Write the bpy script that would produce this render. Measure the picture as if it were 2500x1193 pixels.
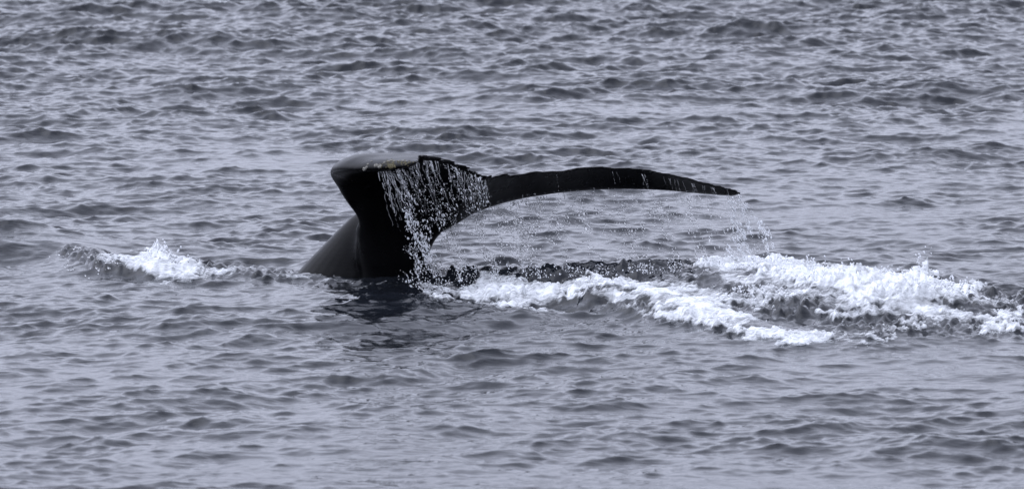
import bpy, bmesh, math, random
import numpy as np
from mathutils import Vector, Matrix
from mathutils.bvhtree import BVHTree

for o in list(bpy.data.objects):
    bpy.data.objects.remove(o)
scene = bpy.context.scene
COL = scene.collection
random.seed(7)
rng = np.random.default_rng(11)

# ------------------------------------------------------------------ camera
CAM = np.array([0.0, -62.0, 5.55])
PITCH = math.radians(5.1)                 # looking down on the water from a boat deck
FPX = 19400.0                             # focal length in pixels of a 2500 px wide picture
cam_data = bpy.data.cameras.new("camera")
cam_data.sensor_width = 36.0
cam_data.lens = 36.0 * FPX / 2500.0
cam_data.clip_start = 0.5
cam_data.clip_end = 20000.0
cam_data.dof.use_dof = True
cam_data.dof.focus_distance = 60.5
cam_data.dof.aperture_fstop = 5.6
cam = bpy.data.objects.new("camera", cam_data)
COL.objects.link(cam)
cam.location = CAM
cam.rotation_euler = (math.pi / 2 - PITCH, 0, 0)
scene.camera = cam

# ------------------------------------------------------------------ overcast sky
SUN_EL, SUN_AZ = math.radians(58), math.radians(-80)
world = bpy.data.worlds.new("World")
scene.world = world
world.use_nodes = True
wn, wl = world.node_tree.nodes, world.node_tree.links
wn.clear()
sky = wn.new("ShaderNodeTexSky")
sky.sky_type = 'NISHITA'
sky.sun_disc = False
sky.sun_elevation = SUN_EL
sky.sun_rotation = SUN_AZ
sky.air_density = 4.0
sky.dust_density = 1.6
sky.ozone_density = 1.0
bw = wn.new("ShaderNodeRGBToBW")
tint = wn.new("ShaderNodeMixRGB"); tint.blend_type = 'MULTIPLY'; tint.inputs[0].default_value = 1.0
tint.inputs[2].default_value = (0.875, 0.928, 1.15, 1)     # grey cloud light
bg = wn.new("ShaderNodeBackground"); bg.inputs[1].default_value = 0.15
wo = wn.new("ShaderNodeOutputWorld")
wl.new(sky.outputs[0], bw.inputs[0]); wl.new(bw.outputs[0], tint.inputs[1])
wl.new(tint.outputs[0], bg.inputs[0]); wl.new(bg.outputs[0], wo.inputs[0])

sun_data = bpy.data.lights.new("sun", 'SUN')
sun_data.energy = 0.5
sun_data.angle = math.radians(80)
sun_data.color = (0.96, 0.97, 1.0)
sun = bpy.data.objects.new("sun", sun_data)
COL.objects.link(sun)
sd = Vector((math.sin(SUN_AZ) * math.cos(SUN_EL), math.cos(SUN_AZ) * math.cos(SUN_EL), math.sin(SUN_EL)))
sun.rotation_euler = sd.to_track_quat('Z', 'Y').to_euler()

scene.view_settings.view_transform = 'Standard'
scene.view_settings.look = 'None'
scene.view_settings.gamma = 1.0
scene.view_settings.exposure = 0.66
scene.cycles.max_bounces = 10
scene.cycles.transmission_bounces = 6
scene.cycles.transparent_max_bounces = 12
scene.cycles.use_denoising = True
scene.cycles.caustics_refractive = False
scene.cycles.caustics_reflective = False

# ------------------------------------------------------------------ projection helpers
FW = np.array([0, math.cos(PITCH), -math.sin(PITCH)])
UP = np.array([0, math.sin(PITCH), math.cos(PITCH)])

def pix(x, y, z):
    dx, dy, dz = x - CAM[0], y - CAM[1], z - CAM[2]
    d = dy * FW[1] + dz * FW[2]
    return 1250 + FPX * dx / d, 596.5 - FPX * (dy * UP[1] + dz * UP[2]) / d

def ray(px, py):
    v = FW + (px - 1250) / FPX * np.array([1.0, 0, 0]) - (py - 596.5) / FPX * UP
    return v

def at_z(px, py, z=0.0):
    v = ray(px, py)
    return CAM + v * ((z - CAM[2]) / v[2])

def at_y(px, py, y):
    v = ray(px, py)
    return CAM + v * ((y - CAM[1]) / v[1])

def smooth(a, b, x):
    t = np.clip((x - a) / (b - a), 0, 1)
    return t * t * (3 - 2 * t)

# ------------------------------------------------------------------ noise tiles (FFT)
def fft_noise(n, beta, seed, kmin=1, kmax=None):
    r = np.random.default_rng(seed)
    k = np.fft.fftfreq(n) * n
    kk = np.hypot(k[:, None], k[None, :])
    kk[0, 0] = 1
    amp = kk ** (-beta)
    amp[kk < kmin] = 0
    if kmax: amp[kk > kmax] = 0
    amp[0, 0] = 0
    f = np.fft.ifft2(amp * np.fft.fft2(r.normal(size=(n, n)))).real
    return f / f.std()

def sample(tile, u, v):
    """bilinear periodic sample; u, v in tile units 0..1"""
    n = tile.shape[0]
    a = (u % 1.0) * n; b = (v % 1.0) * n
    i = np.floor(a).astype(np.int64); j = np.floor(b).astype(np.int64)
    fa = a - i; fb = b - j
    i %= n; j %= n
    i2 = (i + 1) % n; j2 = (j + 1) % n
    return ((tile[i, j] * (1 - fa) + tile[i2, j] * fa) * (1 - fb)
            + (tile[i, j2] * (1 - fa) + tile[i2, j2] * fa) * fb)

N1 = fft_noise(512, 1.7, 3, 3, 200)
N2 = fft_noise(512, 1.3, 4, 8, 220)
N3 = fft_noise(512, 1.5, 5, 3, 200)
B1 = fft_noise(512, 1.6, 6, 8, 40)
B2 = fft_noise(512, 1.2, 8, 20, 70)

# ------------------------------------------------------------------ wind waves (FFT ocean tile)
TL, TN = 40.96, 2048
def ocean_tile():
    r = np.random.default_rng(21)
    k1 = 2 * np.pi * np.fft.fftfreq(TN, TL / TN)
    KX, KY = np.meshgrid(k1, k1, indexing='ij')
    K = np.hypot(KX, KY); K[0, 0] = 1
    wd = math.radians(-72)                               # waves run towards the boat, slightly to the right
    c = (KX * math.cos(wd) + KY * math.sin(wd)) / K
    def band(kp, amp, spread, slope):
        return amp * np.exp(-(kp / K) ** 2) * K ** (-slope) * (np.abs(c) ** spread + 0.15) * np.exp(-(K / 110.0) ** 2)
    P = band(2 * np.pi / 1.3, 1.0, 2.4, 3.6) + band(2 * np.pi / .45, .07, 1.5, 3.1) + band(2 * np.pi / 5.0, .35, 2.0, 3.7)
    A = np.sqrt(P) * (r.normal(size=K.shape) + 1j * r.normal(size=K.shape))
    A[0, 0] = 0
    # hermitian part comes from taking the real part
    h = np.fft.ifft2(A)
    sc = 1.0 / h.real.std()
    h = h.real * sc
    H = np.fft.fft2(h)
    dx = np.fft.ifft2(-1j * KX / K * H).real
    dy = np.fft.ifft2(-1j * KY / K * H).real
    sl = np.fft.ifft2(1j * KY * H).real.std()
    return h, dx, dy, sl
OH, ODX, ODY, SLY = ocean_tile()
SLOPE = 0.215                                            # rms slope of the sea surface
OAMP = SLOPE / SLY
CHOP = -1.25

# ------------------------------------------------------------------ large disturbances left by the whale
def crest_line(pts):
    """pts: (px, py, crest height, front width, back width) -> world polyline"""
    return [(*at_z(p[0], p[1], p[2])[:2], p[2], p[3], p[4]) for p in pts]

CRESTS = [
    # right-hand breaking hump
    crest_line([(1640, 660, .02, .5, .25), (1720, 646, .15, .9, .25), (1900, 655, .22, 1.1, .3), (2100, 678, .27, 1.0, .3),
                (2280, 695, .25, .8, .3), (2390, 735, .12, .6, .35), (2500, 770, .05, .5, .4)]),
    # middle hump, runs towards the right front
    crest_line([(1000, 710, .02, .25, .3), (1100, 702, .06, .3, .3), (1250, 690, .10, .38, .3), (1400, 690, .12, .35, .3), (1480, 682, .16, .35, .3),
                (1600, 705, .16, .35, .4), (1720, 760, .12, .35, .5), (1860, 805, .07, .3, .5), (2000, 822, .04, .3, .4), (2150, 826, .0, .3, .3)]),
    # dark ridge behind
    crest_line([(1045, 656, .05, .35, .4), (1200, 644, .16, .40, .5), (1400, 642, .16, .42, .5), (1560, 636, .17, .45, .5),
                (1690, 636, .12, .4, .4), (1780, 640, .0, .3, .3)]),
    # left-hand splash
    crest_line([(90, 612, .03, .3, .5), (175, 606, .12, .45, .4), (290, 628, .12, .5, .4), (400, 628, .14, .55, .35),
                (540, 646, .09, .4, .3), (640, 664, .06, .3, .3), (730, 675, .03, .2, .3)]),
    # dark swell at the left edge
    crest_line([(-160, 560, .16, 1.2, .9), (0, 542, .22, 1.3, .9), (90, 564, .12, 1.1, .8), (190, 592, .0, .5, .5)]),
    # swell in front of the stock
    crest_line([(700, 700, .02, .6, .4), (850, 710, .05, .9, .5), (960, 716, .08, 1.0, .5), (1080, 724, .09, .9, .5), (1250, 744, .05, .8, .4), (1400, 754, .0, .6, .4)]),
]

def humps(x, y):
    out = np.zeros_like(x)
    for line in CRESTS:
        pl = np.array(line)
        x0, x1 = pl[:, 0].min() - 2, pl[:, 0].max() + 2
        y0, y1 = pl[:, 1].min() - 4, pl[:, 1].max() + 3
        m = (x > x0) & (x < x1) & (y > y0) & (y < y1)
        if not m.any(): continue
        xs, ys = x[m], y[m]
        best = np.zeros_like(xs)
        wx = xs + 0.05 * sample(N1, xs / 5, ys / 5); wy = ys + 0.07 * sample(N1, xs / 5 + .37, ys / 5)
        for a, b in zip(pl[:-1], pl[1:]):
            d = b[:2] - a[:2]; L2 = d @ d
            tt = np.clip(((wx - a[0]) * d[0] + (wy - a[1]) * d[1]) / L2, 0, 1)
            qx, qy = a[0] + d[0] * tt, a[1] + d[1] * tt
            dist = np.hypot(wx - qx, wy - qy)
            front = (wy < qy)
            h = a[2] + (b[2] - a[2]) * tt
            w = np.where(front, a[3] + (b[3] - a[3]) * tt, a[4] + (b[4] - a[4]) * tt)
            q = dist / w
            prof = np.where(front, np.exp(-1.6 * q ** 1.25), np.exp(-1.9 * q ** 2))
            best = np.maximum(best, h * prof)
        out[m] = np.maximum(out[m], best) + 0.25 * np.minimum(out[m], best)
    return out

def churn_mask(u, v):
    """where the water is torn up (picture-plane strokes evaluated at build time on the surface)"""
    return strokes(CHURN, u, v)

def strokes(lst, u, v):
    m = np.zeros_like(u)
    for (x0, y0, r0, x1, y1, r1, s) in lst:
        lo = min(x0 - r0, x1 - r1) - 60; hi = max(x0 + r0, x1 + r1) + 60
        sel = (u > lo) & (u < hi)
        if not sel.any(): continue
        us, vs = u[sel], v[sel]
        dx, dy = x1 - x0, y1 - y0
        tt = np.clip(((us - x0) * dx + (vs - y0) * dy) / max(dx * dx + dy * dy, 1e-6), 0, 1)
        r = r0 + (r1 - r0) * tt
        d = np.hypot((us - x0 - dx * tt), (vs - y0 - dy * tt)) / r
        m[sel] = np.maximum(m[sel], s * (1 - smooth(0.35, 1.35, d)))
    return m

CHURN = [
    (1030, 668, 25, 1250, 672, 30, .6), (1250, 664, 24, 1500, 658, 26, .5), (1500, 658, 30, 1700, 667, 40, .6),
    (1000, 700, 25, 1080, 715, 30, .4), (1500, 735, 25, 1800, 800, 30, .6), (1800, 720, 45, 2150, 780, 50, .8),
    (2150, 790, 25, 2480, 800, 30, .7), (2380, 720, 35, 2500, 740, 40, .8), (170, 615, 22, 290, 650, 26, .9),
    (560, 655, 18, 720, 675, 16, .6), (450, 645, 18, 560, 660, 22, .7), (1850, 690, 40, 2300, 730, 60, .6),
    (760, 690, 12, 1000, 692, 14, .3), (860, 715, 14, 1050, 740, 18, .2), (1150, 700, 40, 1400, 710, 40, .7),
]

def sea_surface(X, Y, detail=True):
    fade = 1.0 - smooth(0, 1, np.maximum((np.abs(X) - 14) / 40, np.maximum((Y - 36) / 60, (-20 - Y) / 12)))
    wave_gain = 0.92 - 0.22 * (1 - smooth(-17, -4, Y)) + 0.20 * sample(N1, X / 23 + .2, Y / 31 + .6) + 0.65 * smooth(4, 34, Y)   # waves steepened farther out to darken the sea, flattened close by to brighten it
    U, V = X / TL + .31, Y / TL + .52
    h = sample(OH, U, V) * OAMP * wave_gain * fade
    x = X + sample(ODX, U, V) * OAMP * CHOP * fade
    y = Y + sample(ODY, U, V) * OAMP * CHOP * fade
    hm = humps(X, Y)
    z = h * (1 - 0.6 * smooth(.02, .12, hm)) + hm
    near = (np.abs(X) < 7) & (Y < 12) & (Y > -13)
    if detail and near.any():
        u, v = pix(x[near], y[near], z[near])
        c = churn_mask(u, v)
        a, b = X[near], Y[near]
        torn = (0.026 * np.abs(sample(B1, a / 2.6 + .1, b / 3.4)) + 0.010 * sample(B2, a / 3.1, b / 4.2)
                + 0.010 * np.abs(sample(N3, a / 2.2, b / 2.9)))
        z[near] += c * (torn - 0.03)
    return x, y, z

# ------------------------------------------------------------------ foam masks
FOAM = [
    # left splash
    (265, 640, 12, 330, 645, 18, .65), (330, 640, 22, 400, 650, 30, 1.0), (400, 645, 30, 480, 665, 20, 1.0), (480, 662, 14, 570, 658, 11, .7),
    (375, 612, 12, 395, 645, 20, 1.0), (250, 630, 8, 330, 630, 10, .8), (400, 675, 8, 500, 673, 8, .8), (580, 656, 5, 720, 674, 5, .3), (690, 672, 6, 800, 684, 5, .45), (800, 688, 4, 900, 694, 4, .42), (930, 694, 5, 1010, 692, 6, .45),
    # centre, from the stock outwards
    (1055, 705, 12, 1150, 718, 18, .8), (1120, 705, 20, 1250, 708, 30, .88), (1250, 705, 32, 1350, 715, 28, .88), (1350, 705, 18, 1440, 690, 16, .85),
    (1220, 740, 10, 1340, 742, 8, .8), (1170, 680, 12, 1290, 680, 14, .7), (1300, 680, 10, 1390, 690, 12, .75),
    (1405, 712, 12, 1440, 680, 16, 1.0), (1440, 684, 16, 1530, 682, 14, 1.05), (1530, 690, 16, 1600, 712, 22, .92), (1460, 712, 12, 1560, 735, 12, .75),
    (1600, 720, 24, 1720, 755, 30, .95), (1720, 760, 28, 1800, 775, 22, .9), (1640, 765, 12, 1800, 800, 12, .9), (1620, 700, 12, 1750, 725, 18, .7),
    # right breaking hump
    (1710, 646, 10, 1800, 645, 16, 1.1), (1800, 645, 18, 1900, 655, 22, 1.1), (1900, 660, 26, 2010, 675, 30, 1.1), (2010, 675, 30, 2150, 695, 38, 1.15),
    (2150, 695, 38, 2270, 700, 34, 1.15), (2270, 705, 30, 2360, 712, 18, 1.0), (2100, 725, 30, 2250, 745, 28, .85), (2250, 740, 26, 2390, 772, 10, .8),
    (1760, 670, 12, 1900, 690, 18, .6), (1900, 700, 18, 2080, 740, 22, .5), (2100, 760, 16, 2330, 778, 14, .5), (1480, 730, 12, 1700, 790, 10, .45), (1560, 680, 12, 1690, 690, 14, .4), (1980, 762, 8, 2110, 770, 9, .8), (1840, 715, 10, 1960, 725, 10, .75), (1780, 730, 18, 1870, 735, 14, .75),
    # front strips
    (1800, 808, 7, 1880, 820, 10, .85), (1880, 824, 12, 2020, 822, 14, 1.0), (2020, 826, 8, 2160, 824, 5, .75), (2120, 806, 4, 2300, 795, 4, .65),
    (2390, 775, 8, 2500, 768, 12, .85), (2400, 800, 6, 2500, 797, 14, 1.0), (2360, 730, 10, 2490, 745, 7, .6), (2200, 780, 6, 2420, 786, 6, .6), 
    (515, -4, 8, 545, 0, 6, .9),
]
STREAK_DIR = math.radians(-28)

def foam_density(x, y, z, X, Y):
    u, v = pix(x, y, z)
    # ragged outline
    du = 14 * sample(N1, X / 2.1, Y / 2.6) + 6 * sample(N2, X / 2.0, Y / 2.6)
    dv = 6 * sample(N1, X / 2.1 + .5, Y / 2.6) + 3 * sample(N2, X / 2.0 + .5, Y / 2.6)
    m = strokes(FOAM, u + du, v + dv)
    ca, sa = math.cos(STREAK_DIR), math.sin(STREAK_DIR)
    a, b = X * ca + Y * sa, -X * sa + Y * ca
    lace = 0.55 * sample(N1, a / 4.2, b / 1.7) + 0.45 * sample(N2, a / 5.0, b / 2.0)
    return m, m + 0.23 * lace * (m > 0.001)

# ------------------------------------------------------------------ material helpers
def new_mat(name):
    m = bpy.data.materials.new(name); m.use_nodes = True
    nt = m.node_tree; nt.nodes.clear()
    return m, nt.nodes, nt.links

def principled(nodes, col, rough, ior=1.45):
    p = nodes.new("ShaderNodeBsdfPrincipled")
    p.inputs["Base Color"].default_value = (*col, 1)
    p.inputs["Roughness"].default_value = rough
    p.inputs["IOR"].default_value = ior
    return p

def foam_shader(n, l, bump_scale=60):
    p = principled(n, (0.83, 0.85, 0.87), 0.6, 1.33)
    geo = n.new("ShaderNodeNewGeometry")
    nz = n.new("ShaderNodeTexNoise"); nz.inputs["Scale"].default_value = bump_scale; nz.inputs["Detail"].default_value = 3
    l.new(geo.outputs["Position"], nz.inputs["Vector"])
    bp = n.new("ShaderNodeBump"); bp.inputs["Strength"].default_value = 0.55; bp.inputs["Distance"].default_value = 0.012
    l.new(nz.outputs[0], bp.inputs["Height"]); l.new(bp.outputs[0], p.inputs["Normal"])
    return p, nz, geo

def mat_foam():
    m, n, l = new_mat("sea_foam")
    p, nz, geo = foam_shader(n, l)
    at = n.new("ShaderNodeAttribute"); at.attribute_name = "foam"
    fine = n.new("ShaderNodeTexNoise"); fine.inputs["Scale"].default_value = 34; fine.inputs["Detail"].default_value = 4
    mp = n.new("ShaderNodeMapping"); mp.inputs["Rotation"].default_value = (0, 0, -STREAK_DIR); mp.inputs["Scale"].default_value = (0.32, 1.3, 1)
    l.new(geo.outputs["Position"], mp.inputs[0]); l.new(mp.outputs[0], fine.inputs["Vector"])
    ad = n.new("ShaderNodeMath"); ad.operation = 'MULTIPLY_ADD'; ad.inputs[1].default_value = 1.6
    l.new(fine.outputs[0], ad.inputs[0]); l.new(at.outputs["Fac"], ad.inputs[2])
    mr = n.new("ShaderNodeMapRange"); mr.interpolation_type = 'SMOOTHSTEP'
    mr.inputs["From Min"].default_value = 1.08; mr.inputs["From Max"].default_value = 2.15
    l.new(ad.outputs[0], mr.inputs["Value"])
    tr = n.new("ShaderNodeBsdfTransparent")
    mx = n.new("ShaderNodeMixShader")
    l.new(mr.outputs[0], mx.inputs[0]); l.new(tr.outputs[0], mx.inputs[1]); l.new(p.outputs[0], mx.inputs[2])
    out = n.new("ShaderNodeOutputMaterial"); l.new(mx.outputs[0], out.inputs[0])
    return m

def mat_sea():
    m, n, l = new_mat("sea_water")
    p = principled(n, (0.010, 0.012, 0.016), 0.03, 1.333)
    geo = n.new("ShaderNodeNewGeometry")
    # capillary ripples
    mp = n.new("ShaderNodeMapping"); mp.inputs["Rotation"].default_value = (0, 0, math.radians(18)); mp.inputs["Scale"].default_value = (0.45, 1.0, 0.6)
    l.new(geo.outputs["Position"], mp.inputs[0])
    r1 = n.new("ShaderNodeTexNoise"); r1.inputs["Scale"].default_value = 9; r1.inputs["Detail"].default_value = 5; r1.inputs["Roughness"].default_value = 0.55
    r1.inputs["Distortion"].default_value = 0.4
    l.new(mp.outputs[0], r1.inputs["Vector"])
    b1 = n.new("ShaderNodeBump"); b1.inputs["Strength"].default_value = 0.35; b1.inputs["Distance"].default_value = 0.03
    l.new(r1.outputs[0], b1.inputs["Height"])
    l.new(b1.outputs[0], p.inputs["Normal"])
    # thin aerated water and bubble lace
    fo, nz, g2 = foam_shader(n, l, 80)
    at = n.new("ShaderNodeAttribute"); at.attribute_name = "foam"
    mp2 = n.new("ShaderNodeMapping"); mp2.inputs["Rotation"].default_value = (0, 0, -STREAK_DIR); mp2.inputs["Scale"].default_value = (0.45, 1.4, 1)
    l.new(geo.outputs["Position"], mp2.inputs[0])
    fn = n.new("ShaderNodeTexNoise"); fn.inputs["Scale"].default_value = 22; fn.inputs["Detail"].default_value = 6; fn.inputs["Roughness"].default_value = 0.65
    l.new(mp2.outputs[0], fn.inputs["Vector"])
    ad = n.new("ShaderNodeMath"); ad.operation = 'MULTIPLY_ADD'; ad.inputs[1].default_value = 1.1
    l.new(fn.outputs[0], ad.inputs[0]); l.new(at.outputs["Fac"], ad.inputs[2])
    mr = n.new("ShaderNodeMapRange"); mr.interpolation_type = 'SMOOTHSTEP'
    mr.inputs["From Min"].default_value = 0.85; mr.inputs["From Max"].default_value = 1.75
    l.new(ad.outputs[0], mr.inputs["Value"])
    mx = n.new("ShaderNodeMixShader")
    l.new(mr.outputs[0], mx.inputs[0]); l.new(p.outputs[0], mx.inputs[1]); l.new(fo.outputs[0], mx.inputs[2])
    out = n.new("ShaderNodeOutputMaterial"); l.new(mx.outputs[0], out.inputs[0])
    return m

def mat_whale():
    m, n, l = new_mat("wet_black_skin")
    p = principled(n, (0.0015, 0.0015, 0.002), 0.28, 1.36)
    p.inputs['Specular IOR Level'].default_value = 0.16
    geo = n.new("ShaderNodeNewGeometry")
    nz = n.new("ShaderNodeTexNoise"); nz.inputs["Scale"].default_value = 7; nz.inputs["Detail"].default_value = 6
    l.new(geo.outputs["Position"], nz.inputs["Vector"])
    rr = n.new("ShaderNodeMapRange"); rr.inputs["To Min"].default_value = 0.16; rr.inputs["To Max"].default_value = 0.42
    l.new(nz.outputs[0], rr.inputs["Value"]); l.new(rr.outputs[0], p.inputs["Roughness"])
    sc = n.new("ShaderNodeTexNoise"); sc.inputs["Scale"].default_value = 30; sc.inputs["Detail"].default_value = 4
    mp = n.new("ShaderNodeMapping"); mp.inputs["Scale"].default_value = (0.3, 0.3, 1.6); mp.inputs["Rotation"].default_value = (0, .5, 0)
    l.new(geo.outputs["Position"], mp.inputs[0]); l.new(mp.outputs[0], sc.inputs["Vector"])
    bp = n.new("ShaderNodeBump"); bp.inputs["Strength"].default_value = 0.15; bp.inputs["Distance"].default_value = 0.008
    l.new(sc.outputs[0], bp.inputs["Height"]); l.new(bp.outputs[0], p.inputs["Normal"])
    out = n.new("ShaderNodeOutputMaterial"); l.new(p.outputs[0], out.inputs[0])
    return m

def mat_drop(name, white):
    m, n, l = new_mat(name)
    g = n.new("ShaderNodeBsdfGlass"); g.inputs["IOR"].default_value = 1.33; g.inputs["Roughness"].default_value = 0.02
    d = n.new("ShaderNodeBsdfDiffuse"); d.inputs["Color"].default_value = (0.85, 0.87, 0.9, 1)
    mx = n.new("ShaderNodeMixShader"); mx.inputs[0].default_value = white
    l.new(g.outputs[0], mx.inputs[1]); l.new(d.outputs[0], mx.inputs[2])
    out = n.new("ShaderNodeOutputMaterial"); l.new(mx.outputs[0], out.inputs[0])
    return m

def mat_plain(name, col, rough, nscale=40, var=0.4):
    m, n, l = new_mat(name)
    p = principled(n, col, rough)
    nz = n.new("ShaderNodeTexNoise"); nz.inputs["Scale"].default_value = nscale
    geo = n.new("ShaderNodeNewGeometry"); l.new(geo.outputs["Position"], nz.inputs["Vector"])
    rp = n.new("ShaderNodeMixRGB"); rp.inputs[1].default_value = (*[c * (1 - var) for c in col], 1); rp.inputs[2].default_value = (*[min(1, c * (1 + var)) for c in col], 1)
    l.new(nz.outputs[0], rp.inputs[0]); l.new(rp.outputs[0], p.inputs["Base Color"])
    out = n.new("ShaderNodeOutputMaterial"); l.new(p.outputs[0], out.inputs[0])
    return m

M_SEA, M_FOAM, M_WHALE = mat_sea(), mat_foam(), mat_whale()
M_DROP = mat_drop("clear_water_drop", 0.05)
M_SPRAY = mat_drop("white_spray", 0.9)
M_STREAM = mat_drop("aerated_stream", 0.30)
M_BARN = mat_plain("barnacle_shell", (0.26, 0.25, 0.22), 0.7, 90)
M_CRUST = mat_plain("barnacle_crust", (0.11, 0.095, 0.05), 0.8, 120, 0.7)

def grid_mesh(name, x, y, z, keep=None, attrs=None, mat=None):
    """structured grid (n, m) -> one smooth mesh; keep: boolean per quad"""
    n, m = x.shape
    idx = np.arange(n * m).reshape(n, m)
    q = np.stack([idx[:-1, :-1], idx[1:, :-1], idx[1:, 1:], idx[:-1, 1:]], -1).reshape(-1, 4)
    if keep is not None:
        q = q[keep.reshape(-1)]
        used = np.unique(q)
        remap = np.full(n * m, -1, np.int64); remap[used] = np.arange(len(used))
        q = remap[q]
    else:
        used = np.arange(n * m)
    co = np.stack([x.ravel()[used], y.ravel()[used], z.ravel()[used]], -1).astype(np.float32)
    me = bpy.data.meshes.new(name)
    me.vertices.add(len(used)); me.vertices.foreach_set("co", co.ravel())
    me.loops.add(q.size); me.loops.foreach_set("vertex_index", q.astype(np.int32).ravel())
    me.polygons.add(len(q))
    me.polygons.foreach_set("loop_start", np.arange(0, q.size, 4, dtype=np.int32))
    me.polygons.foreach_set("loop_total", np.full(len(q), 4, np.int32))
    me.polygons.foreach_set("use_smooth", np.ones(len(q), bool))
    for k, a in (attrs or {}).items():
        at = me.attributes.new(k, 'FLOAT', 'POINT')
        at.data.foreach_set("value", a.ravel()[used].astype(np.float32))
    me.update(calc_edges=True)
    if mat: me.materials.append(mat)
    return me

def link(name, me, parent=None, **props):
    o = bpy.data.objects.new(name, me); COL.objects.link(o)
    if parent: o.parent = parent
    for k, v in props.items(): o[k] = v
    return o

# ------------------------------------------------------------------ the sea
def axis(lo, hi, step_lo, step_hi, far):
    v = [lo]
    while v[-1] < hi:
        t = (v[-1] - lo) / (hi - lo)
        v.append(v[-1] + step_lo + (step_hi - step_lo) * t)
    s = step_hi
    while v[-1] < far:
        s *= 1.16; v.append(v[-1] + s)
    s = step_lo; low = []
    c = lo
    while c > -far:
        s *= 1.16; c -= s; low.append(c)
    return np.array(low[::-1] + v)

gx = axis(-6.6, 6.6, 0.018, 0.018, 6000)
gy = axis(-18.2, 34.0, 0.030, 0.050, 6000)
X, Y = np.meshgrid(gx, gy, indexing='ij')
sx, sy, sz = sea_surface(X, Y)
base_m, dens = foam_density(sx, sy, sz, X, Y)
me = grid_mesh("sea", sx, sy, sz, attrs={"foam": np.clip(dens, 0, 1.2)}, mat=M_SEA)
link("sea", me, kind="structure")
del sx, sy, sz, base_m, dens

# ------------------------------------------------------------------ foam on the water
SPIKES = [  # (px, py of the tip, height, radius)
    (388, 624, .07, .11), (385, 588, .13, .030), (372, 600, .08, .035), (396, 606, .09, .045), (410, 622, .05, .05),
    (2088, 640, .12, .022), (2100, 652, .08, .03), (2248, 645, .10, .025), (2262, 640, .13, .020), (1935, 632, .06, .02),
    (1790, 628, .05, .02), (1822, 624, .06, .025), (1760, 632, .05, .03), (1432, 668, .08, .05), (1520, 666, .06, .04), (2340, 690, .04, .04), (2180, 660, .05, .03),
]
def foam_patch(name, px0, px1, py0, py1, label, step=0.009, seed=0):
    a = at_z(px0, py1, 0); b = at_z(px1, py0, 0.0)
    c = at_z(px0, py0, 0); d = at_z(px1, py1, 0)
    xs = np.arange(min(a[0], c[0]), max(b[0], d[0]), step)
    ys = np.arange(min(a[1], d[1]) , max(b[1], c[1]), step * 1.5)
    X, Y = np.meshgrid(xs, ys, indexing='ij')
    x, y, z = sea_surface(X, Y)
    m, dn = foam_density(x, y, z, X, Y)
    thick = smooth(.30, .95, dn)
    bil = ((1.3 - np.abs(sample(B1, X / 2.0 + .3, Y / 2.6))) * .020 + (1.3 - np.abs(sample(B2, X / 2.0, Y / 2.6 + .2))) * .005)
    lump = thick * (0.004 + np.clip(bil, 0, 1) * (.4 + 1.2 * smooth(.9, 1.2, m)))
    r = np.random.default_rng(seed)
    for (tx, ty, h, rad) in SPIKES:
        if not (px0 < tx < px1 and py0 - 60 < ty < py1): continue
        # find the surface point below the tip
        best = None
        for zz in np.arange(0.02, 0.5, 0.02):
            p = at_z(tx, ty, zz)
            i = int(round((p[0] - xs[0]) / step)); j = int(round((p[1] - ys[0]) / (step * 1.5)))
            if 0 <= i < len(xs) and 0 <= j < len(ys):
                e = abs(z[i, j] + lump[i, j] + h * .8 - zz)
                if best is None or e < best[0]: best = (e, p)
        if best is None or best[0] > .04: continue
        p = best[1]
        for k in range(7):
            ox, oy = r.normal(0, rad * 1.3, 2) if k else (0, 0)
            hh = h * (.6 if k == 0 else r.uniform(.15, .45))
            rd = rad * r.uniform(.35, .9)
            dd = np.hypot(X - p[0] - ox + .012 * sample(B2, X / .9, Y / .9), (Y - p[1] - oy) * .8) / rd
            lump = lump + hh / (1 + dd ** 2) ** 1.6
            dn = np.maximum(dn, 1.1 / (1 + (dd / 2.2) ** 4))
    x = x + lump * .15 * sample(B1, X / 1.9 + .4, Y / 1.9)
    z = z + lump - 0.02 * (1 - smooth(.12, .34, dn)) + 0.003
    dq = 0.25 * (dn[:-1, :-1] + dn[1:, :-1] + dn[1:, 1:] + dn[:-1, 1:])
    me = grid_mesh(name, x, y, z, keep=dq > 0.22, attrs={"foam": np.clip(dn, 0, 1.3)}, mat=M_FOAM)
    return link(name, me, kind="stuff", label=label, category="foam")

foam_patch("foam", 150, 830, 560, 720, "small white splash of foam left of the whale", seed=1)
foam_patch("foam", 1020, 2560, 590, 860, "broad churned white foam trailing right of the whale", seed=2)
foam_patch("foam", 480, 580, -30, 20, "tiny white fleck of foam at the top edge", seed=3)

# ------------------------------------------------------------------ the whale
YW = at_z(960, 685, 0)[1]

def catmull(pts, n):
    P = np.array(pts, float)
    P = np.vstack([2 * P[0] - P[1], P, 2 * P[-1] - P[-2]])
    out = []
    segs = len(P) - 3
    for i in range(n):
        s = i / (n - 1) * segs
        k = min(int(s), segs - 1); t = s - k
        p0, p1, p2, p3 = P[k:k + 4]
        out.append(0.5 * ((2 * p1) + (-p0 + p2) * t + (2 * p0 - 5 * p1 + 4 * p2 - p3) * t * t + (-p0 + 3 * p1 - 3 * p2 + p3) * t ** 3))
    return np.array(out)

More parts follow.
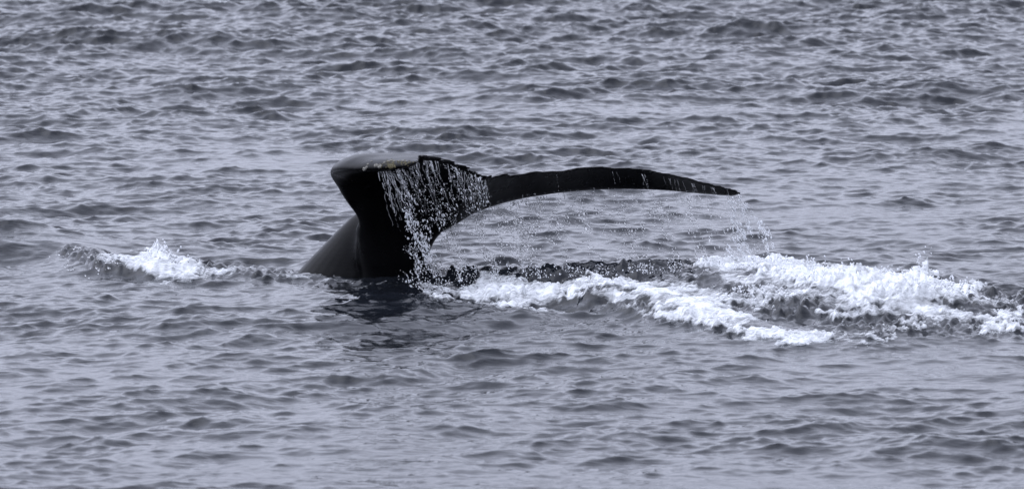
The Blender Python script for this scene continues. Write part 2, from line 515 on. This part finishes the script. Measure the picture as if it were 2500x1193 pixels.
# leading edge (px, py, depth), trailing edge (px, py, depth), thickness, camber
FLUKE = [
    ((1016, 398, -1.40), (1026, 390, -1.30), .020, .00),
    ((990, 406, -1.42), (1024, 381, -1.10), .045, .0),
    ((930, 411, -1.36), (1028, 379, -.96), .075, -.0),
    ((868, 413, -1.20), (1042, 380, -.80), .100, -.01),
    ((822, 413, -.96), (1066, 385, -.70), .150, -.02),
    ((806, 424, -.66), (1096, 393, -.60), .165, -.03),
    ((824, 456, -.38), (1128, 404, -.50), .145, -.03),
    ((852, 506, -.08), (1160, 417, -.40), .150, .00),
    ((900, 580, .02), (1178, 426, -.34), .160, -.03),
    ((985, 606, .06), (1187, 432, -.30), .170, -.04),
    ((1062, 566, .10), (1200, 430, -.26), .160, -.03),
    ((1150, 513, .22), (1245, 426, -.12), .135, -.02),
    ((1275, 478, .46), (1340, 419, .10), .110, -.02),
    ((1440, 460, .74), (1475, 408, .38), .090, -.02),
    ((1600, 461, .96), (1600, 418, .70), .070, -.015),
    ((1720, 472, 1.10), (1710, 443, .95), .055, -.01),
    ((1785, 477, 1.18), (1785, 461, 1.12), .035, .0),
    ((1808, 474, 1.22), (1810, 467, 1.20), .018, .0),
]
def fluke_mesh(bm):
    NS, NP = 150, 16
    L = catmull([at_y(*f[0][:2], YW + f[0][2]) for f in FLUKE], NS)
    T = catmull([at_y(*f[1][:2], YW + f[1][2]) for f in FLUKE], NS)
    th = catmull([[f[2], f[3]] for f in FLUKE], NS)
    # ragged trailing edge
    rr = np.random.default_rng(5)
    ph = rr.uniform(0, 6.28, 8)
    rings = []
    for i in range(NS):
        l, t = L[i], T[i]
        tan = (L[min(i + 1, NS - 1)] + T[min(i + 1, NS - 1)] - L[max(i - 1, 0)] - T[max(i - 1, 0)])
        ch = t - l
        s = i / NS * 60
        inner = np.exp(-((i / NS - .42) / .22) ** 2)
        rag = (0.018 + .024 * inner) * (math.sin(s * 1.9 + ph[0]) * .5 + abs(math.sin(s * .83 + ph[1])) + .5 * math.sin(s * 4.1 + ph[2])) if 4 < i < NS - 5 else 0
        t = t + ch / np.linalg.norm(ch) * rag * .8
        ch = t - l
        nrm = np.cross(ch, tan); nrm /= np.linalg.norm(nrm) + 1e-9
        # orient so the normal points to the upper (dorsal) side
        ring = []
        for side in (1, -1):
            cs = np.linspace(0, 1, NP) if side == 1 else np.linspace(1, 0, NP)[1:-1]
            for c in cs:
                c2 = c * c * (1.6 - .6 * c) if c < 1 else 1
                prof = math.sqrt(max(0, 1 - (1 - c2 / .25) ** 2)) if c2 < .25 else 1 - .93 * ((c2 - .25) / .75) ** 1.3
                hgt = side * th[i, 0] * .5 * prof - th[i, 1] * 4 * c2 * (1 - c2) * -1
                ring.append(l + ch * c2 + nrm * (-hgt))
        rings.append([bm.verts.new(p) for p in ring])
    m = len(rings[0])
    for a, b in zip(rings[:-1], rings[1:]):
        for k in range(m):
            bm.faces.new((a[k], a[(k + 1) % m], b[(k + 1) % m], b[k]))
    bm.faces.new(rings[0]); bm.faces.new(rings[-1][::-1])

def tube_loft(bm, secs, n=28, ns=40):
    """secs: (centre xyz, half-axis vector a, half-axis vector b)"""
    C = catmull([np.concatenate([s[0], s[1], s[2]]) for s in secs], ns)
    rings = []
    for c in C:
        ring = []
        for k in range(n):
            an = 2 * math.pi * k / n
            ring.append(bm.verts.new(c[:3] + c[3:6] * math.cos(an) + c[6:9] * math.sin(an)))
        rings.append(ring)
    for a, b in zip(rings[:-1], rings[1:]):
        for k in range(n):
            bm.faces.new((a[k], a[(k + 1) % n], b[(k + 1) % n], b[k]))
    bm.faces.new(rings[0][::-1]); bm.faces.new(rings[-1])

def stock_sec(pxl, pxr, py, dy_l, dy_r, half_depth):
    a = at_y(pxl, py, YW + dy_l); b = at_y(pxr, py, YW + dy_r)
    c = (a + b) / 2; ax = (b - a) / 2
    pr = np.array([-ax[1], ax[0], 0]); pr = pr / np.linalg.norm(pr) * half_depth
    return (c, ax, pr)

bm = bmesh.new()
fluke_mesh(bm)
# front of the tail stock
tube_loft(bm, [stock_sec(*s) for s in [
    (862, 1010, 980, .34, .26, .30), (864, 1018, 860, .30, .24, .27), (874, 1030, 740, .24, .20, .24), (878, 1038, 680, .21, .17, .22),
    (872, 1048, 630, .14, .12, .20), (868, 1066, 585, .07, .09, .18), (866, 1092, 545, .03, .07, .15), (930, 1110, 505, -.10, .00, .11), (1010, 1130, 470, -.18, -.10, .07)]])
# keel of the back behind it
tube_loft(bm, [stock_sec(*s) for s in [
    (560, 960, 860, .75, .30, .34), (640, 960, 760, .72, .28, .30), (716, 965, 680, .66, .25, .26), (752, 965, 640, .60, .22, .21), (798, 968, 592, .52, .18, .16),
    (842, 972, 546, .44, .14, .12), (880, 985, 508, .36, .08, .09), (935, 1010, 480, .25, .00, .06)]])
bmesh.ops.recalc_face_normals(bm, faces=bm.faces)
wm = bpy.data.meshes.new("whale"); bm.to_mesh(wm); bm.free()
tmp = bpy.data.objects.new("whale", wm); COL.objects.link(tmp)
rm = tmp.modifiers.new("r", 'REMESH'); rm.mode = 'VOXEL'; rm.voxel_size = 0.0125; rm.use_smooth_shade = True
sm = tmp.modifiers.new("s", 'SMOOTH'); sm.factor = 0.5; sm.iterations = 4
dg = bpy.context.evaluated_depsgraph_get()
final = bpy.data.meshes.new_from_object(tmp.evaluated_get(dg))
bpy.data.objects.remove(tmp); bpy.data.meshes.remove(wm)
# melt the flukes into the stock with a local relaxation round the joint
nv = len(final.vertices)
co = np.empty(nv * 3, np.float32); final.vertices.foreach_get("co", co); co = co.reshape(-1, 3).astype(float)
ed = np.empty(len(final.edges) * 2, np.int32); final.edges.foreach_get("vertices", ed); ed = ed.reshape(-1, 2)
deg = np.bincount(ed.ravel(), minlength=nv)[:, None]
vu, vv = pix(co[:, 0], co[:, 1], co[:, 2])
wgt = np.exp(-((vu - 965) / 95) ** 4 - ((vv - 560) / 85) ** 4)[:, None]
for it in range(220):
    acc = np.stack([np.bincount(ed[:, 0], co[ed[:, 1], k], nv) + np.bincount(ed[:, 1], co[ed[:, 0], k], nv) for k in range(3)], -1)
    co += wgt * .7 * (acc / deg - co)
final.vertices.foreach_set("co", co.astype(np.float32).ravel()); final.update()
final.name = "whale"; final.materials.clear(); final.materials.append(M_WHALE)
final.polygons.foreach_set("use_smooth", np.ones(len(final.polygons), bool))
whale = link("whale", final, label="black whale tail stock and raised flukes streaming with water", category="whale")
bvh = BVHTree.FromPolygons([v.co for v in final.vertices], [p.vertices for p in final.polygons])

def on_whale(px, py):
    v = Vector(ray(px, py)).normalized()
    loc, nrm, _, _ = bvh.ray_cast(Vector(CAM), v)
    return loc, nrm

# barnacles on the leading edge of the near fluke
def barnacle_mesh(r, seed):
    bm = bmesh.new(); rr = random.Random(seed); n = 10
    rings = []
    for rad, h in ((1.0, -.15), (.92, .25), (.68, .62), (.48, .62), (.36, .25)):
        rings.append([bm.verts.new((r * rad * math.cos(6.283 * k / n) * (1 + .1 * (k % 2)), r * rad * math.sin(6.283 * k / n) * (1 + .1 * (k % 2)), r * h * rr.uniform(.85, 1.1))) for k in range(n)])
    for a, b in zip(rings[:-1], rings[1:]):
        for k in range(n): bm.faces.new((a[k], a[(k + 1) % n], b[(k + 1) % n], b[k]))
    bm.faces.new(rings[-1])
    me = bpy.data.meshes.new("barnacle"); bm.to_mesh(me); bm.free(); me.materials.append(M_BARN)
    return me
BARN = [(918, 404, .017), (927, 406, .017), (889, 413, .014), (895, 408, .010), (898, 401, .009), (893, 411, .010), (948, 394, .011), (955, 392, .011), (962, 393, .010),
        (975, 393, .010), (984, 393, .011), (991, 394, .009), (907, 394, .008), (938, 397, .009)]
bmeshes = [barnacle_mesh(1.0, i) for i in range(3)]
for i, (px_, py_, r) in enumerate(BARN):
    loc, nrm = on_whale(px_, py_)
    if loc is None: continue
    o = link("barnacle", bmeshes[i % 3], parent=whale)
    q = nrm.to_track_quat('Z', 'Y')
    o.matrix_local = Matrix.LocRotScale(loc, q, (r, r, r))
bm = bmesh.new()
for i in range(150):
    px_, py_ = random.gauss(958, 12), random.gauss(402, 5)
    if px_ > 965: py_ = random.gauss(397, 3); px_ += random.uniform(0, 24)
    loc, nrm = on_whale(px_, py_)
    if loc is None: continue
    r = random.uniform(.003, .008)
    bmesh.ops.create_icosphere(bm, subdivisions=1, radius=1, matrix=Matrix.LocRotScale(loc, nrm.to_track_quat('Z', 'Y'), (r, r, r * .6)))
me = bpy.data.meshes.new("barnacle_crust"); bm.to_mesh(me); bm.free(); me.materials.append(M_CRUST)
link("barnacle_crust", me, parent=whale, label="yellowish crust of tiny barnacles on the fluke edge", kind="stuff")

# ------------------------------------------------------------------ falling water
ICO = None
def ico():
    global ICO
    if ICO is None:
        b = bmesh.new(); bmesh.ops.create_icosphere(b, subdivisions=1, radius=1)
        b.verts.ensure_lookup_table()
        v = np.array([w.co for w in b.verts]); f = np.array([[w.index for w in q.verts] for q in b.faces]); b.free()
        ICO = (v, f)
    return ICO

def drops_mesh(name, pts, radii, stretch, tilt, mat, wob=.25):
    v, f = ico()
    n = len(pts)
    r = np.random.default_rng(len(pts))
    # stretch along the fall direction
    V = np.repeat(v[None], n, 0) * (1 + wob * r.normal(size=(n, len(v), 1)) * .5)
    V[:, :, 2] *= stretch[:, None]
    V[:, :, 0] += V[:, :, 2] * tilt[:, None]
    V *= radii[:, None, None]
    V += np.asarray(pts)[:, None, :]
    F = (f[None] + (np.arange(n) * len(v))[:, None, None]).reshape(-1, 3)
    me = bpy.data.meshes.new(name)
    co = V.reshape(-1, 3).astype(np.float32)
    me.vertices.add(len(co)); me.vertices.foreach_set("co", co.ravel())
    me.loops.add(F.size); me.loops.foreach_set("vertex_index", F.astype(np.int32).ravel())
    me.polygons.add(len(F)); me.polygons.foreach_set("loop_start", np.arange(0, F.size, 3, dtype=np.int32)); me.polygons.foreach_set("loop_total", np.full(len(F), 3, np.int32))
    me.polygons.foreach_set("use_smooth", np.ones(len(F), bool))
    me.update(calc_edges=True); me.materials.append(mat)
    return me

def in_poly(px, py, poly):
    inside = np.zeros(len(px), bool); P = poly
    j = len(P) - 1
    for i in range(len(P)):
        xi, yi = P[i]; xj, yj = P[j]
        c = ((yi > py) != (yj > py)) & (px < (xj - xi) * (py - yi) / (yj - yi + 1e-9) + xi)
        inside ^= c; j = i
    return inside

def scatter(poly, n, depth, dspread, clump=.5, scale=(1, 1)):
    """random spots inside a vertical curtain of falling water, seen as poly; returned as world points"""
    P = np.array(poly, float)
    lo, hi = P.min(0), P.max(0)
    out = []
    while len(out) < n:
        px, py = rng.uniform(lo[0], hi[0], 4000), rng.uniform(lo[1], hi[1], 4000)
        k = in_poly(px, py, poly)
        # clumps follow the slanting fall lines
        s = sample(N1, (px - py * .35) / 260 * scale[0], py / 900 * scale[1]) + .6 * sample(N2, (px - py * .35) / 300, py / 500)
        k &= rng.uniform(size=len(px)) < np.clip(.5 + clump * s, 0.02, 1)
        for a, b in zip(px[k], py[k]):
            d = depth(a, b) if callable(depth) else depth
            out.append(at_y(a, b, YW + d + rng.normal(0, dspread)))
            if len(out) >= n: break
    return np.array(out)

# front sheet of drops pouring off the trailing edge of the near fluke
sheet = [(920, 420), (1000, 400), (1060, 395), (1110, 405), (1160, 420), (1195, 445), (1205, 490), (1160, 520), (1090, 555), (1060, 610), (1040, 660), (990, 690),
         (978, 650), (985, 610), (1000, 560), (985, 520), (950, 465)]
def sheet_depth(a, b): return np.interp(a, [930, 1020, 1100, 1200], [-1.3, -1.2, -.85, -.5])
p = scatter(sheet, 1250, sheet_depth, .05, 1.0)
lower = scatter([(990, 520), (1080, 500), (1090, 555), (1060, 620), (1045, 670), (1000, 695), (970, 680), (985, 600)], 330, sheet_depth, .05, .5)
band_ = scatter([(938, 425), (978, 425), (1015, 480), (1055, 560), (1068, 630), (1040, 670), (1005, 670), (1012, 600), (985, 520)], 420, sheet_depth, .05, .9)
p = np.vstack([p, lower, band_])
r = np.concatenate([np.exp(rng.normal(math.log(.0014), .6, 1250)), np.exp(rng.normal(math.log(.0023), .45, 330)), np.exp(rng.normal(math.log(.0024), .5, 420))])
me = drops_mesh("falling_drops", p, np.clip(r, .001, .0065), rng.uniform(1.0, 3.2, len(r)), rng.normal(-.28, .15, len(r)), M_SPRAY)
link("falling_drops", me, kind="stuff", label="dense sheet of bright drops falling before the near fluke", category="water drops")

# finer veil to the right of the stock and under the far fluke
veil1 = scatter([(1085, 560), (1200, 505), (1330, 478), (1320, 560), (1260, 650), (1050, 665), (1060, 610)], 2600, lambda a, b: np.interp(a, [1050, 1330], [-.5, .1]), .12, .4)
veil2 = scatter([(1280, 480), (1480, 465), (1780, 482), (1870, 560), (1880, 635), (1500, 645), (1270, 650)], 2400, lambda a, b: np.interp(a, [1280, 1800], [.1, 1.0]), .15, .35)
p = np.vstack([veil1, veil2]); r = np.clip(np.exp(rng.normal(math.log(.0021), .5, len(p))), .001, .007)
me = drops_mesh("drop_veil", p, r, rng.uniform(1.2, 4.5, len(r)), rng.normal(-.25, .15, len(r)), M_DROP)
link("drop_veil", me, kind="stuff", label="fine veil of scattered drops under the far fluke", category="water drops")

# stream off the far fluke's tip
tip = scatter([(1770, 480), (1812, 476), (1840, 520), (1880, 560), (1890, 600), (1880, 650), (1760, 640), (1790, 560)], 600, 1.12, .10, .6)
r = np.clip(np.exp(rng.normal(math.log(.0031), .5, len(tip))), .0012, .008)
me = drops_mesh("tip_drops", tip, r, rng.uniform(1.0, 2.4, len(r)), rng.normal(-.35, .2, len(r)), M_SPRAY)
link("tip_drops", me, kind="stuff", label="white drops streaming off the drooping tip of the far fluke", category="water drops")

# drops bouncing off the torn water, and round the splashes
def spread(poly, n, depth, ds, rm_, name, label, mat):
    p = scatter(poly, n, depth, ds, .5)
    r = np.clip(np.exp(rng.normal(math.log(rm_), .45, len(p))), .0012, max(.0055, rm_ * 1.4))
    me = drops_mesh(name, p, r, rng.uniform(.9, 1.8, len(r)), rng.normal(-.15, .3, len(r)), mat)
    link(name, me, kind="stuff", label=label, category="water drops")
def ground_depth(h):
    return lambda a, b: at_z(a, b, h)[1] - YW
spread([(990, 655), (1200, 640), (1420, 645), (1700, 625), (1720, 660), (1500, 672), (1300, 680), (1150, 705), (1060, 715), (1000, 700)], 1100, ground_depth(.16), .04, .0026,
       "bouncing_drops", "drops peppering the dark water right of the tail stock", M_SPRAY)
spread([(365, 580), (400, 582), (440, 600), (480, 640), (400, 640), (360, 620)], 60, ground_depth(.2), .05, .007, "splash_drops", "white drops thrown up round the left foam peak", M_SPRAY)
spread([(2235, 600), (2275, 600), (2275, 655), (2240, 655)], 22, ground_depth(.33), .03, .005, "splash_drops", "white drops tossed up above the right foam crest", M_SPRAY)
spread([(1700, 625), (2000, 620), (2380, 680), (2380, 715), (2000, 665), (1700, 650)], 260, ground_depth(.28), .05, .006, "splash_drops", "loose white drops along the top of the right foam", M_SPRAY)
spread([(100, 610), (200, 600), (300, 640), (220, 680), (110, 640)], 60, ground_depth(.12), .05, .006, "splash_drops", "scattered drops over dark water at the far left splash", M_DROP)
spread([(1780, 700), (1900, 690), (1950, 720), (1850, 740)], 120, ground_depth(.22), .03, .006, "splash_drops", "drops speckling the trough between the two foam masses", M_SPRAY)

# ropes of water
def ropes(name, label, starts, mat):
    bm = bmesh.new()
    for (px0, py0, px1, py1, dep, rad, ng) in starts:
        prev = None
        k = 16
        wob = np.cumsum(rng.normal(0, min(3.0, abs(py1 - py0) * .018), (k + 1, 2)), 0)
        wob -= np.linspace(0, 1, k + 1)[:, None] * wob[-1] * .5
        for i in range(k + 1):
            t = i / k
            px_ = px0 + (px1 - px0) * t ** .9 + wob[i, 0]; py_ = py0 + (py1 - py0) * t
            c = at_y(px_, py_, YW + dep + .01 * wob[i, 1] / 3)
            rr = rad * (1 - .55 * t) * rng.uniform(.45, 1.3)
            ring = [bm.verts.new((c[0] + rr * math.cos(a), c[1] + rr * math.sin(a), c[2])) for a in np.linspace(0, 2 * math.pi, 6, endpoint=False)]
            if prev and not (t > ng and rng.uniform() < .35):
                for j in range(6): bm.faces.new((prev[j], prev[(j + 1) % 6], ring[(j + 1) % 6], ring[j]))
            prev = ring
    me = bpy.data.meshes.new(name); bm.to_mesh(me); bm.free(); me.materials.append(mat)
    me.polygons.foreach_set("use_smooth", np.ones(len(me.polygons), bool))
    return link(name, me, kind="stuff", label=label, category="water stream")

near = []
for i in range(26):
    x0 = rng.uniform(925, 985); y0 = np.interp(x0, [925, 985], [420, 412])
    ln = rng.uniform(25, 150)
    near.append((x0, y0, x0 + ln * rng.uniform(.12, .6), y0 + ln, -1.3, rng.uniform(.0012, .0035), .3))
for i in range(34):
    x0 = rng.uniform(985, 1185); y0 = np.interp(x0, [985, 1020, 1080, 1185], [405, 390, 395, 440])
    ln = rng.uniform(25, 110)
    near.append((x0, y0, x0 + ln * rng.uniform(.1, .4), y0 + ln, float(sheet_depth(x0, 0)) - .03, rng.uniform(.0012, .003), .4))
for i in range(45):
    x0 = rng.uniform(940, 1185); y0 = np.interp(x0, [940, 985, 1020, 1080, 1185], [425, 412, 395, 400, 440]) + abs(rng.normal(0, 25))
    ln = rng.uniform(30, 130)
    near.append((x0, y0, x0 + ln * rng.uniform(.2, .4), y0 + ln, float(sheet_depth(x0, 0)) - .05, rng.uniform(.0006, .0014), .25))
ropes("water_stream", "ropes of white water pouring off the near fluke's barnacled edge", near, M_STREAM)
far = []
for i in range(70):
    x0 = rng.uniform(1200, 1800); y0 = np.interp(x0, [1200, 1280, 1450, 1640, 1760, 1800], [494, 474, 458, 465, 476, 474]); ln = rng.uniform(12, 75)
    far.append((x0, y0, x0 + ln * rng.uniform(.1, .35), y0 + ln, np.interp(x0, [1200, 1340, 1475, 1600, 1710, 1800], [.1, .4, .66, .86, 1.0, 1.15]) - .1, rng.uniform(.0005, .0012), .1))
for i in range(26):
    x0 = 1330 + 460 * rng.uniform() ** .75
    y0 = np.interp(x0, [1330, 1475, 1600, 1710, 1800], [428, 418, 428, 452, 468])
    ln = rng.uniform(15, 62)
    far.append((x0, y0, x0 + ln * rng.uniform(.1, .4), y0 + ln, np.interp(x0, [1340, 1475, 1600, 1710, 1800], [.08, .34, .64, .9, 1.1]) - .04, rng.uniform(.0006, .0014), .2))
for i in range(16):
    x0 = rng.uniform(1775, 1812); ln = rng.uniform(30, 120)
    far.append((x0, 478, x0 + ln * rng.uniform(.3, .6), 478 + ln, 1.12, rng.uniform(.0012, .003), .3))
ropes("water_stream", "thin dribbles running off the far fluke towards its tip", far, M_STREAM)
